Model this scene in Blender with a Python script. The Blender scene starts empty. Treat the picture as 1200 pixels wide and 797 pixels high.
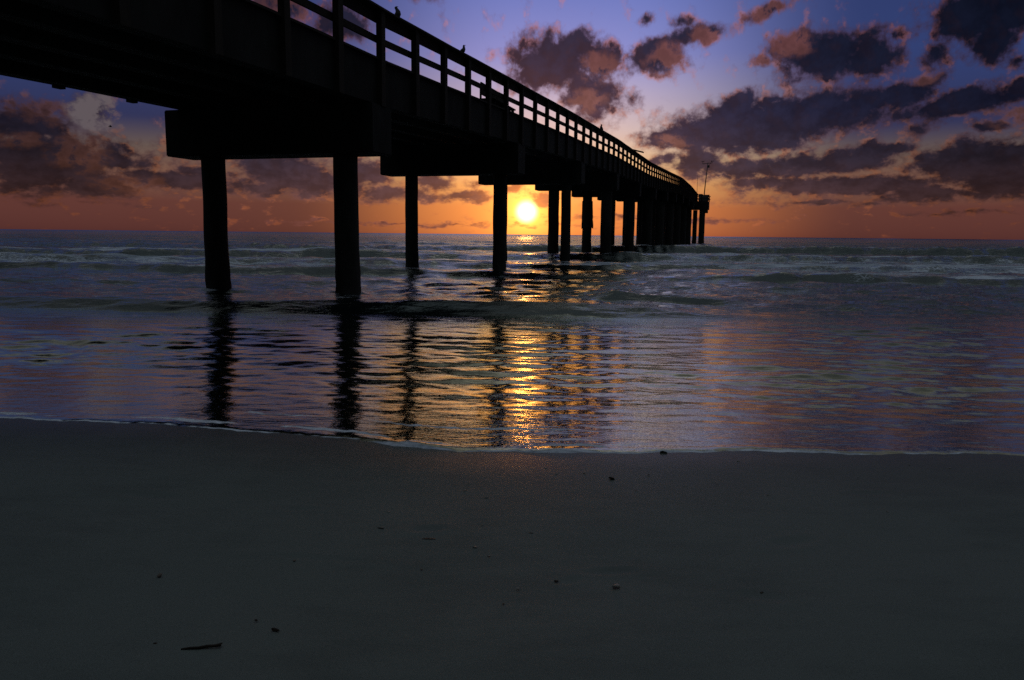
import bpy, bmesh, math, random
import numpy as np
from mathutils import Vector, Matrix

R = math.radians
random.seed(7)
rng = np.random.default_rng(11)
scene = bpy.context.scene
COL = scene.collection

# ------------------------------------------------------------------ helpers
def link(o):
    COL.objects.link(o)
    return o

def tag(o, label=None, cat=None, group=None, kind=None):
    if label: o['label'] = label
    if cat: o['category'] = cat
    if group: o['group'] = group
    if kind: o['kind'] = kind
    return o

def empty(name, loc, rz=0.0):
    o = bpy.data.objects.new(name, None)
    o.empty_display_size = 0.3
    o.location = loc
    o.rotation_euler = (0, 0, rz)
    return link(o)

def obj(name, bm, mat, parent=None, smooth=False):
    me = bpy.data.meshes.new(name)
    bm.normal_update()
    bm.to_mesh(me)
    bm.free()
    if smooth:
        me.polygons.foreach_set('use_smooth', [True] * len(me.polygons))
    me.materials.append(mat)
    o = bpy.data.objects.new(name, me)
    link(o)
    if parent: o.parent = parent
    return o

def add_box(bm, c, d, rot=None, bevel=0.0):
    """box with centre c and full dimensions d"""
    r = bmesh.ops.create_cube(bm, size=1.0)
    vs = r['verts']
    bmesh.ops.scale(bm, vec=d, verts=vs)
    if bevel:
        es = list({e for v in vs for e in v.link_edges})
        g = bmesh.ops.bevel(bm, geom=es, offset=bevel, segments=1, affect='EDGES')
        vs = list({v for f in g['faces'] for v in f.verts} | {v for v in vs if v.is_valid})
    if rot is not None:
        bmesh.ops.rotate(bm, cent=(0, 0, 0), matrix=rot, verts=vs)
    bmesh.ops.translate(bm, vec=c, verts=vs)
    return vs

def add_tube(bm, pts, radii, n=12, cap=True):
    pts = [Vector(p) for p in pts]
    if not hasattr(radii, '__len__'): radii = [radii] * len(pts)
    rings = []
    for i, p in enumerate(pts):
        a = pts[max(0, i - 1)]; b = pts[min(len(pts) - 1, i + 1)]
        t = (b - a).normalized()
        ref = Vector((1, 0, 0)) if abs(t.x) < .8 else Vector((0, 1, 0))
        u = t.cross(ref).normalized(); v = t.cross(u)
        rings.append([bm.verts.new(p + (u * math.cos(2 * math.pi * k / n) + v * math.sin(2 * math.pi * k / n)) * radii[i]) for k in range(n)])
    for A, B in zip(rings, rings[1:]):
        for k in range(n):
            bm.faces.new((A[k], A[(k + 1) % n], B[(k + 1) % n], B[k]))
    if cap:
        bm.faces.new(rings[0][::-1]); bm.faces.new(rings[-1])

def sweep(bm, prof, stations):
    """closed cross-section prof(s)->[(x,z)...] carried along y stations"""
    rings = [[bm.verts.new((x, y, z)) for x, z in prof(y)] for y in stations]
    m = len(rings[0])
    for A, B in zip(rings, rings[1:]):
        for k in range(m):
            bm.faces.new((A[k], A[(k + 1) % m], B[(k + 1) % m], B[k]))
    bm.faces.new(rings[0][::-1]); bm.faces.new(rings[-1])
    bmesh.ops.recalc_face_normals(bm, faces=bm.faces)

# ------------------------------------------------------------------ node materials
class NT:
    def __init__(s, nt):
        s.nt = nt; s.n = nt.nodes; s.l = nt.links
    def new(s, t, **k):
        n = s.n.new(t)
        for a, b in k.items(): setattr(n, a, b)
        return n
    def inp(s, sock, v):
        if v is None: return
        if hasattr(v, 'links') or hasattr(v, 'is_output'): s.l.new(v, sock)
        else: sock.default_value = v
    def m(s, op, a, b=None, c=None, clamp=False):
        n = s.new('ShaderNodeMath', operation=op, use_clamp=clamp)
        s.inp(n.inputs[0], a); s.inp(n.inputs[1], b); s.inp(n.inputs[2], c)
        return n.outputs[0]
    def vm(s, op, a, b=None):
        n = s.new('ShaderNodeVectorMath', operation=op)
        s.inp(n.inputs[0], a); s.inp(n.inputs[1], b)
        return n.outputs['Value'] if op in ('DOT_PRODUCT', 'LENGTH') else n.outputs[0]
    def scalev(s, a, f):
        n = s.new('ShaderNodeVectorMath', operation='SCALE')
        s.inp(n.inputs[0], a); s.inp(n.inputs['Scale'], f)
        return n.outputs[0]
    def comb(s, x, y, z=0.0):
        n = s.new('ShaderNodeCombineXYZ')
        s.inp(n.inputs[0], x); s.inp(n.inputs[1], y); s.inp(n.inputs[2], z)
        return n.outputs[0]
    def noise(s, vec, scale, detail=6, rough=.55, dist=0.0, color=False):
        n = s.new('ShaderNodeTexNoise')
        s.inp(n.inputs['Vector'], vec)
        n.inputs['Scale'].default_value = scale; n.inputs['Detail'].default_value = detail
        n.inputs['Roughness'].default_value = rough; n.inputs['Distortion'].default_value = dist
        return n.outputs['Color' if color else 'Fac']
    def ramp(s, f, stops, interp='LINEAR'):
        n = s.new('ShaderNodeValToRGB')
        s.inp(n.inputs[0], f)
        cr = n.color_ramp; cr.interpolation = interp
        while len(cr.elements) < len(stops): cr.elements.new(.5)
        for e, (p, c) in zip(cr.elements, stops):
            e.position = p; e.color = (*c, 1) if hasattr(c, '__len__') else (c, c, c, 1)
        return n.outputs[0]
    def smooth(s, v, a, b, lo=0.0, hi=1.0):
        n = s.new('ShaderNodeMapRange', interpolation_type='SMOOTHSTEP')
        s.inp(n.inputs[0], v)
        for i, x in enumerate((a, b, lo, hi)): n.inputs[i + 1].default_value = x
        return n.outputs[0]
    def mix(s, f, a, b, mode='MIX'):
        n = s.new('ShaderNodeMix', data_type='RGBA', blend_type=mode)
        s.inp(n.inputs[0], f)
        for i, v in ((6, a), (7, b)):
            if isinstance(v, tuple) and len(v) == 3: v = (*v, 1)
            s.inp(n.inputs[i], v)
        return n.outputs[2]
    def map(s, vec, scale, loc=(0, 0, 0), rot=(0, 0, 0), typ='POINT'):
        n = s.new('ShaderNodeMapping', vector_type=typ)
        s.inp(n.inputs[0], vec)
        n.inputs['Location'].default_value = loc; n.inputs['Rotation'].default_value = rot
        n.inputs['Scale'].default_value = scale
        return n.outputs[0]
    def bump(s, h, strength, dist, normal=None):
        n = s.new('ShaderNodeBump')
        s.inp(n.inputs['Height'], h); s.inp(n.inputs['Strength'], strength); n.inputs['Distance'].default_value = dist
        if normal is not None: s.l.new(normal, n.inputs['Normal'])
        return n.outputs[0]

def material(name):
    m = bpy.data.materials.new(name)
    m.use_nodes = True
    t = NT(m.node_tree)
    b = t.n['Principled BSDF']
    return m, t, b

def rough_mat(name, c1, c2, scale, rough=.8, bump=.4, bdist=.01, stretch=(1, 1, 1), spec=.3):
    m, t, b = material(name)
    co = t.new('ShaderNodeTexCoord').outputs['Object']
    v = t.map(co, stretch)
    n = t.noise(v, scale, 8, .65)
    n2 = t.noise(v, scale * .17, 4, .6)
    f = t.m('ADD', t.m('MULTIPLY', n, .55), t.m('MULTIPLY', n2, .45))
    t.inp(b.inputs['Base Color'], t.ramp(f, [(.33, c1), (.66, c2)]))
    b.inputs['Roughness'].default_value = rough
    b.inputs['Specular IOR Level'].default_value = spec * .6
    t.inp(b.inputs['Normal'], t.bump(n, bump, bdist))
    return m

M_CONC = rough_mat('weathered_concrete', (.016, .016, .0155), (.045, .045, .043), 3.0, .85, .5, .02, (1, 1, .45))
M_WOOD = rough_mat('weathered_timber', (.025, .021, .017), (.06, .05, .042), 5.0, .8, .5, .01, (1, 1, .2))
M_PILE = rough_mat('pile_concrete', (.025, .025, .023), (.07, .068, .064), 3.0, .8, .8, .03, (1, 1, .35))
M_METAL = rough_mat('galvanised_metal', (.10, .10, .10), (.2, .2, .2), 20, .5, .1, .002)
M_FEATHER = rough_mat('grey_feathers', (.05, .05, .055), (.14, .14, .15), 30, .7, .3, .004)
M_TWIG = rough_mat('wet_bark', (.012, .009, .007), (.05, .036, .026), 60, .7, .5, .002)
M_WEED = rough_mat('dark_wrack', (.008, .01, .006), (.03, .03, .018), 80, .5, .5, .002)
M_SHELL = rough_mat('pale_shell', (.22, .20, .18), (.42, .39, .35), 60, .45, .2, .001)
M_PEB = rough_mat('pebble_stone', (.05, .04, .035), (.32, .26, .21), 40, .55, .3, .001)

# ------------------------------------------------------------------ camera and sun directions
HC = 1.5                      # eye height above the still water
F = 900 / 1200.0              # focal length / picture width
PITCH = math.atan(123.8 / 900)
ROLL = R(.6)
SUN_AZ, SUN_EL = R(.97), R(1.67)
SUN = Vector((math.sin(SUN_AZ) * math.cos(SUN_EL), math.cos(SUN_AZ) * math.cos(SUN_EL), math.sin(SUN_EL)))

# clouds: azimuth, elevation, half width, half height (degrees), tilt, density
CLOUDS = [
    (2.85,12.12,3.78,2.25,0,1), (5.33,10.07,2.8,2.18,-30,0.9), (3.92,13.45,2.67,1.1,0,0.8), (6.2,11.93,2.12,1.57,0,0.9),
    (1.34,10.99,2.45,1.48,0,0.8), (10.08,12.24,2.13,1.44,0,1), (12.83,13.57,2.78,0.91,10,0.8), (9.22,14.77,0.83,0.43,0,0.6),
    (11.76,14.25,1.17,0.64,0,0.6), (17.55,14.99,2.31,0.67,15,0.85), (8.08,9.47,1.57,0.92,20,0.5), (21.45,11.91,4.23,1.89,0,1),
    (18.89,12.71,2.18,1.16,10,0.85), (23.46,11.35,2.47,1.46,0,0.9), (25.24,12.59,1.1,0.61,30,0.6), (17.29,11.85,0.89,1.08,0,0.6),
    (30.25,13.57,3.53,1.91,0,1.1), (30.85,11.69,1.97,1.46,-20,0.9), (27.89,11.5,1.24,1.2,0,0.7), (32.27,10.58,1.14,0.68,0,0.6),
    (16.68,7.45,6.81,1.82,4,1.1), (11.76,6.98,3.09,1.16,5,0.9), (15.49,8.34,3.44,1.47,10,1), (19.71,8.02,4.59,1.89,6,1.1),
    (23.15,8.41,3.44,1.62,12,1), (26.37,9.28,2.27,1.15,10,0.9), (17.98,9.31,1.11,0.5,0,0.7), (29.54,8.34,4.66,1.02,10,1),
    (27.2,7.98,3.02,0.84,5,0.8), (31.02,6.98,1.54,0.46,0,0.8), (21.25,4.96,5.94,0.96,3,1), (16.82,4.58,3.2,1.05,0,0.9),
    (24.62,5.64,2.67,0.66,5,0.9), (26.78,7.06,1.97,0.96,10,0.5), (30.5,5.0,4.43,1.36,4,1.1), (31.98,3.6,3.77,1.14,0,1),
    (27.95,4.45,2.33,0.86,0,0.7), (23.46,3.57,7.88,0.73,0,0.9), (18.28,3.75,4.73,0.64,0,0.8), (28.55,2.83,5.98,0.65,0,0.8),
    (21.41,2.34,5.97,0.34,0,0.6), (29.6,1.63,5.21,0.32,0,0.5), (13.2,5.09,2.36,1.18,0,1), (15.12,4.19,1.51,0.47,0,0.7),
    (11.23,5.46,1.79,0.71,0,0.7), (-30.99,4.17,5.04,2.4,0,0.95), (-28.24,2.92,4.38,1.19,0,0.8), (-31.75,6.43,3.59,1.83,0,0.8),
    (-26.67,4.67,2.99,1.63,-15,0.7), (-28.23,7.38,1.63,1.36,0,0.75), (-23.42,3.32,3.48,0.67,0,0.9), (-21.26,3.86,2.5,0.68,0,0.8),
    (-25.47,3.74,1.32,0.44,0,0.8), (-16.5,4.37,3.79,1.28,0,1), (-14.08,3.5,3.88,1.19,0,1), (-18.25,3.03,3.05,0.82,0,0.8),
    (-10.61,4.3,2.65,1.2,0,0.9), (-9.73,2.88,2.8,0.85,0,0.8), (-6.04,3.79,1.85,0.97,0,0.8), (-6.97,2.8,2.47,0.61,0,0.6),
    (-3.55,2.85,2.75,0.61,0,0.8), (-4.49,5.15,1.49,0.72,0,0.6), (-2.62,3.66,1.25,0.49,0,0.5), (-0.12,3.39,1.38,0.55,0,0.7),
    (2.4,2.67,1.88,0.74,0,0.7), (0.81,4.61,1.62,0.73,0,0.6), (-16.18,14.89,1.9,1.25,0,1), (-12.21,14.11,2.09,1.39,0,1),
    (-6.28,16.54,2.63,0.94,0,0.7), (-7.6,0.71,16.09,0.19,0,0.5), (9.87,1.25,12.2,0.24,0,0.45), (-28.8,1.61,7.72,0.27,0,0.4),
    (5.58,23.01,9.41,2.34,0,0.8), (-12.05,21.57,7.98,2.36,10,0.8), (-20.41,17.86,6.34,2.9,0,0.8), (22.28,20.79,7.13,2.27,0,0.8),  # from here on: unseen clouds beyond the frame, added for the reflections
    (-3.29,19.11,4.19,1.01,10,0.5), (36.84,7.86,4.73,2.83,0,0.9), (-38.05,5.17,5.4,2.85,0,0.9), (14.01,26.09,11.04,2.55,0,0.8),
    (-6.21,29.79,11.48,3.17,0,0.8),
]

# where the low sun reaches the sides of the clouds: azimuth, elevation, half width, half height
SUNLIT = [(10.86, 11.89, 1.56, 1.4), (13.99, 13.52, 2.04, 0.89), (17.55, 14.99, 2.64, 1.02), (18.83, 12.82, 1.8, 1.14), (17.16, 12.07, 0.72, 0.76), (6.08, 11.65, 1.68, 1.02), (27.03, 10.16, 1.08, 0.51), (32.41, 7.39, 1.44, 0.89), (-15.91, 14.7, 2.04, 1.65), (5.35, 9.49, 1.44, 0.89), (-31.02, 7.35, 2.04, 0.89), (-28.85, 4.82, 2.04, 1.27), (-32.04, 5.39, 1.44, 0.64), (-26.26, 3.05, 2.4, 0.64), (11.48, 6.69, 1.44, 0.51), (-0.12, 3.26, 3.6, 0.89), (3.65, 2.68, 2.4, 0.89)]

def build_world():
    w = bpy.data.worlds.new('World')
    scene.world = w
    w.use_nodes = True
    t = NT(w.node_tree)
    bg = t.n['Background']
    d = t.new('ShaderNodeTexCoord').outputs['Generated']
    d = t.vm('NORMALIZE', d)
    sx = t.new('ShaderNodeSeparateXYZ'); t.inp(sx.inputs[0], d)
    X, Y, Z = sx.outputs
    K = 180 / math.pi
    az = t.m('MULTIPLY', t.m('ARCTAN2', X, Y), K)
    el = t.m('MULTIPLY', t.m('ARCSINE', Z), K)
    ang = t.m('MULTIPLY', t.m('ARCCOSINE', t.m('MINIMUM', t.vm('DOT_PRODUCT', d, tuple(SUN)), 1.0)), K)
    adz = t.m('ABSOLUTE', t.m('SUBTRACT', az, math.degrees(SUN_AZ) + 3))
    # clear sky: colour against elevation, near the sun's bearing, off to the sides and behind; brightened above the frame as fill
    e01 = t.m('POWER', t.m('DIVIDE', t.m('MAXIMUM', el, 0.0), 90.0), .5)     # sqrt spreads the low sky
    P = lambda deg: (deg / 90.0) ** .5
    near = t.ramp(e01, [(P(0), (.46, .105, .04)), (P(2), (.70, .215, .065)), (P(3.5), (.78, .36, .12)), (P(5.2), (.70, .46, .25)),
                        (P(7.5), (.55, .45, .46)), (P(10), (.40, .37, .55)), (P(12.5), (.225, .26, .60)), (P(17.4), (.115, .17, .50)), (P(19), (.48, .45, .42)), (P(25), (.36, .34, .32)), (P(44), (.20, .23, .26)), (1, (.25, .30, .36))])  # cream band above the frame is added to light the water and sand
    side = t.ramp(e01, [(P(0), (.080, .026, .024)), (P(2), (.115, .039, .033)), (P(4), (.185, .09, .062)), (P(5.6), (.12, .085, .075)),
                        (P(7.4), (.026, .031, .090)), (P(12), (.028, .048, .16)), (P(16), (.026, .044, .15)), (P(24), (.12, .125, .15)), (P(40), (.20, .225, .26)), (1, (.25, .30, .36))])
    back = t.ramp(e01, [(0, (.004, .004, .006)), (P(12), (.004, .0045, .008)), (P(30), (.012, .014, .018)), (P(50), (.13, .155, .18)), (1, (.25, .30, .36))])
    sky = t.mix(t.smooth(adz, 3, 20), near, side)
    sky = t.mix(t.smooth(adz, 32, 95), sky, back)
    ny = t.new('ShaderNodeTexSky', sky_type='NISHITA', sun_disc=False, sun_elevation=SUN_EL, sun_rotation=SUN_AZ)
    sky = t.mix(1.0, sky, t.mix(1.0, ny.outputs[0], (.001, .001, .001), 'MULTIPLY'), 'ADD')
    # the glow round the sun
    g1 = t.m('POWER', 2.718, t.m('MULTIPLY', t.m('POWER', t.m('DIVIDE', ang, 1.35), 1.2), -1.0))
    g2 = t.m('POWER', 2.718, t.m('DIVIDE', ang, -4.2))
    disc = t.smooth(ang, 1.05, .02)
    glow = t.mix(1.0, t.mix(1.0, (3.0, .98, .12), t.comb(g1, g1, g1), 'MULTIPLY'),
                 t.mix(1.0, (1.05, .35, .042), t.comb(g2, g2, g2), 'MULTIPLY'), 'ADD')
    sky_lit = t.mix(1.0, sky, glow, 'ADD')
    # clouds: soft lumps at fixed bearings, broken up by fractal noise
    p = t.comb(az, el)
    pn = t.comb(t.m('MULTIPLY', az, .85), t.m('MULTIPLY', t.m('LOGARITHM', t.m('ADD', t.m('DIVIDE', t.m('MAXIMUM', el, -3.0), 7.0), 1.0), 2.71828), 14.0))
    wob = t.noise(pn, .55, 5, .6, color=True)
    pw = t.vm('ADD', p, t.vm('MULTIPLY', t.vm('SUBTRACT', wob, (.5, .5, .5)), (2.3, 1.5, 0)))
    B = None
    for a, e, rx, ry, rot, st in CLOUDS:
        v = t.map(pw, (rx * 1.46, ry * 1.40, 1), (a, e, 0), (0, 0, R(rot)), 'TEXTURE')
        g = t.new('ShaderNodeTexGradient', gradient_type='SPHERICAL'); t.inp(g.inputs[0], v)
        g = g.outputs['Fac']
        if st != 1: g = t.m('MULTIPLY', g, st)
        B = g if B is None else t.m('SMOOTH_MAX', B, g, .08)
    # scattered clouds over the rest of the sky
    far = t.noise(pn, .10, 3, .5)
    rest = t.m('MULTIPLY', t.smooth(far, .46, .72), t.smooth(adz, 34, 48, 0, .55))
    high = t.m('MULTIPLY', t.smooth(el, 16.5, 21), t.smooth(el, 60, 40, 0, .46))      # unseen cloud sheet above the frame, added to brighten the water
    low = t.m('MULTIPLY', t.m('MULTIPLY', t.smooth(el, 1.4, 2.8), t.smooth(el, 6.8, 4.8)), t.smooth(adz, 4, 14, 0, .31))   # ragged bank low down
    B = t.m('MAXIMUM', t.m('MAXIMUM', B, low), t.m('MAXIMUM', rest, high))
    n1 = t.noise(pn, .85, 10, .60, .1)
    # offset towards the sun for lit and shaded edges
    tox = t.m('SUBTRACT', math.degrees(SUN_AZ), az); toy = t.m('SUBTRACT', 1.0, el)
    tl = t.m('MAXIMUM', t.m('SQRT', t.m('ADD', t.m('MULTIPLY', tox, tox), t.m('MULTIPLY', toy, toy))), .5)
    off = t.comb(t.m('DIVIDE', t.m('MULTIPLY', tox, .5), tl), t.m('DIVIDE', t.m('MULTIPLY', toy, .5), tl))
    n2 = t.noise(t.vm('ADD', pn, off), .85, 5, .58, .1)
    dens = t.m('SUBTRACT', t.m('ADD', B, t.m('MULTIPLY', t.m('SUBTRACT', n1, .5), 1.35)), .25)
    alpha = t.smooth(dens, -.13, .26)
    thick = t.smooth(dens, .02, .34)
    lit = t.smooth(t.m('SUBTRACT', n1, n2), -.02, .17)
    dark = t.ramp(t.m('DIVIDE', el, 40.0), [(0, (.15, .050, .038)), (.06, (.085, .042, .044)), (.128, (.038, .028, .046)), (.21, (.017, .019, .048)), (.32, (.011, .015, .038)), (.435, (.011, .015, .038)), (.48, (.40, .37, .33)), (.66, (.20, .20, .20)), (1, (.14, .15, .16))])  # made pale above the frame to brighten the water, as in rim
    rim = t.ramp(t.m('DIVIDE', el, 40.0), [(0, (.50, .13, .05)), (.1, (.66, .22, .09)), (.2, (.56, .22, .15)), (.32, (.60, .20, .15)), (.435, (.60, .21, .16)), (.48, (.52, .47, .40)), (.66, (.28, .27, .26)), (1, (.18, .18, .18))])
    V = t.smooth(ang, 8, 34, 1.0, .34)
    V2 = t.smooth(ang, 40, 100, 1.0, .15)
    V = t.m('MULTIPLY', V, V2)
    half_ = t.mix(1.0, t.mix(.16, dark, rim), (.95, 1.0, 1.25), 'MULTIPLY')     # thinner parts let more of the dusk through
    dark = t.mix(thick, half_, dark)
    S = None
    for a, e, rx, ry in SUNLIT:
        g = t.new('ShaderNodeTexGradient', gradient_type='SPHERICAL')
        t.inp(g.inputs[0], t.map(pw, (rx * 1.3, ry * 1.3, 1), (a, e, 0), (0, 0, 0), 'TEXTURE'))
        S = g.outputs['Fac'] if S is None else t.m('MAXIMUM', S, g.outputs['Fac'])
    S = t.smooth(t.m('MULTIPLY', S, t.m('ADD', .9, t.m('MULTIPLY', t.m('SUBTRACT', n1, n2), 5.0))), .06, .70)
    S = t.m('MULTIPLY', S, t.smooth(az, -16, -6, .42, .60))
    edge = t.m('MULTIPLY', lit, t.m('SUBTRACT', 1.0, t.m('MULTIPLY', thick, .985)))
    body = t.mix(t.m('MAXIMUM', edge, t.m('MULTIPLY', S, t.m('SUBTRACT', .85, t.m('MULTIPLY', thick, .42)))), dark, rim)
    mot = t.smooth(n2, .34, .68, .75, 1.30)
    V = t.m('MULTIPLY', V, mot)
    body = t.mix(1.0, body, t.comb(V, V, V), 'MULTIPLY')
    body = t.mix(1.0, body, t.mix(1.0, glow, (.42, .36, .36), 'MULTIPLY'), 'ADD')
    col = t.mix(t.m('MULTIPLY', alpha, t.m('ADD', .80, t.m('MULTIPLY', thick, .19))), sky_lit, body)
    col = t.mix(1.0, col, t.mix(1.0, (7.0, 4.6, 2.0), t.comb(disc, disc, disc), 'MULTIPLY'), 'ADD')
    # one pale lit cloud among the dark ones on the left
    pv = t.map(pw, (2.6, 2.0, 1), (-28.1, 7.3, 0), (0, 0, 0), 'TEXTURE')
    pg = t.new('ShaderNodeTexGradient', gradient_type='SPHERICAL'); t.inp(pg.inputs[0], pv)
    pm = t.smooth(t.m('MULTIPLY', pg.outputs['Fac'], t.m('MULTIPLY', t.m('SUBTRACT', n1, .30), 5.0)), .25, .75, 0, .9)
    col = t.mix(pm, col, (.125, .10, .11))
    # nothing shines from below the horizon
    col = t.mix(t.smooth(el, -.6, -.1), (.01, .009, .012), col)
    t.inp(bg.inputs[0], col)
    bg.inputs[1].default_value = 1.0
    w.cycles.sampling_method = 'MANUAL'
    w.cycles.sample_map_resolution = 1024

build_world()
sl = bpy.data.lights.new('sun', 'SUN')
sl.energy = .008; sl.angle = R(1.0); sl.color = (1, .25, .035)
so = bpy.data.objects.new('sun', sl); link(so)
so.location = (3, 60, 40)
so.rotation_euler = (-SUN).to_track_quat('-Z', 'Y').to_euler()

cam = bpy.data.cameras.new('camera')
cam.sensor_width = 36; cam.lens = 36 * F
cam.clip_start = .05; cam.clip_end = 30000
co = bpy.data.objects.new('camera', cam); link(co)
fw = Vector((0, math.cos(PITCH), -math.sin(PITCH))); up = Vector((0, math.sin(PITCH), math.cos(PITCH))); rt = Vector((1, 0, 0))
# the picture is turned so that the horizon drops to the right
c, s = math.cos(ROLL), math.sin(ROLL)
rt2 = rt * c + up * s; up2 = -rt * s + up * c
mw = Matrix((rt2, up2, -fw)).transposed().to_4x4()
mw.translation = (0, 0, HC)
co.matrix_world = mw
scene.camera = co
scene.view_settings.view_transform = 'Standard'
scene.view_settings.look = 'None'
scene.view_settings.exposure = 0
scene.view_settings.gamma = 1
scene.render.resolution_x = 1024; scene.render.resolution_y = 680
scene.cycles.max_bounces = 5; scene.cycles.glossy_bounces = 3; scene.cycles.diffuse_bounces = 2
scene.cycles.sample_clamp_indirect = 4
scene.cycles.use_denoising = False

# ------------------------------------------------------------------ sea and sand
_sh = [(-60, 9.2), (-9.924, 5.954), (-4.962, 5.169), (-3.382, 4.962), (-2.795, 4.921), (-2.183, 4.813), (-1.604, 4.706), (-1.034, 4.54), (-0.645, 4.408), (-0.339, 4.325), (0.0, 4.284), (0.397, 4.284), (0.901, 4.333), (1.505, 4.358), (1.993, 4.342), (2.985, 4.342), (4.962, 4.218), (9.924, 3.887), (60, 1.0)]
SX = np.array([p[0] for p in _sh]); SY = np.array([p[1] for p in _sh])
def shore(x):
    x = np.asarray(x, float)
    return (np.interp(x, SX, SY) + .018 * np.sin(5.1 * x + .6) + .010 * np.sin(13.7 * x + 2) + .006 * np.sin(31 * x + 1) + .004 * np.sin(67 * x))
ZS = .26                     # the swash has run this far up the beach above the still sea
def sand_z(x, y):
    d = np.asarray(y, float) - shore(x)                   # + = seaward
    z = np.where(d < 0, ZS - d * .032, ZS - d * .052)
    z = np.where(d < -12, ZS + .384 + (-d - 12) * .02, z)
    z = np.where(d > 30, ZS - 1.56 - (d - 30) * .008, z)
    return np.minimum(z, 6.0)
def sm(a, b, v):
    t = np.clip((v - a) / (b - a), 0, 1)
    return t * t * (3 - 2 * t)

def grid_mesh(name, X, Y, Z, mat, attrs={}):
    nr, nc = X.shape
    me = bpy.data.meshes.new(name)
    nv = nr * nc; nf = (nr - 1) * (nc - 1)
    me.vertices.add(nv); me.loops.add(nf * 4); me.polygons.add(nf)
    me.vertices.foreach_set('co', np.stack([X, Y, Z], -1).astype(np.float32).ravel())
    i = np.arange(nv).reshape(nr, nc)
    q = np.stack([i[:-1, :-1], i[:-1, 1:], i[1:, 1:], i[1:, :-1]], -1).reshape(-1)
    me.loops.foreach_set('vertex_index', q.astype(np.int32))
    me.polygons.foreach_set('loop_start', (np.arange(nf) * 4).astype(np.int32))
    me.polygons.foreach_set('use_smooth', np.ones(nf, bool))
    for k, a in attrs.items():
        at = me.attributes.new(k, 'FLOAT', 'POINT')
        at.data.foreach_set('value', a.astype(np.float32).ravel())
    me.update(calc_edges=True)
    me.materials.append(mat)
    o = bpy.data.objects.new(name, me)
    return link(o)

def sand_material():
    m, t, b = material('wet_sand')
    g = t.new('ShaderNodeNewGeometry').outputs['Position']
    wet = t.new('ShaderNodeAttribute', attribute_name='wet').outputs['Fac']
    n1 = t.noise(g, 1.1, 5, .6); n2 = t.noise(t.map(g, (1, 3.0, 1)), 3.0, 6, .6); n3 = t.noise(g, 420, 3, .6); n4 = t.noise(g, 34, 5, .65)
    f = t.m('ADD', t.m('ADD', t.m('MULTIPLY', n1, .55), t.m('MULTIPLY', n2, .35)), t.m('MULTIPLY', n3, .25))
    colr = t.ramp(f, [(.36, (.077, .094, .086)), (.62, (.121, .142, .129))])
    grain = t.ramp(n3, [(.30, .55), (.5, 1.0), (.72, 1.35)])
    colr = t.mix(.8, colr, t.mix(1.0, colr, grain, 'MULTIPLY'))
    colr = t.mix(t.m('MULTIPLY', wet, .55), colr, t.mix(1.0, colr, (.4, .38, .36), 'MULTIPLY'))
    t.inp(b.inputs['Base Color'], colr)
    t.inp(b.inputs['Roughness'], t.m('SUBTRACT', .62, t.m('ADD', t.m('MULTIPLY', wet, .22), t.m('MULTIPLY', t.m('POWER', wet, 8.0), .06))))
    b.inputs['Specular IOR Level'].default_value = .22
    h = t.m('ADD', t.m('MULTIPLY', n3, .25), t.m('ADD', t.m('MULTIPLY', n4, .9), t.m('MULTIPLY', n2, 1.6)))
    t.inp(b.inputs['Normal'], t.bump(h, .35, .004))
    return m

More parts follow.
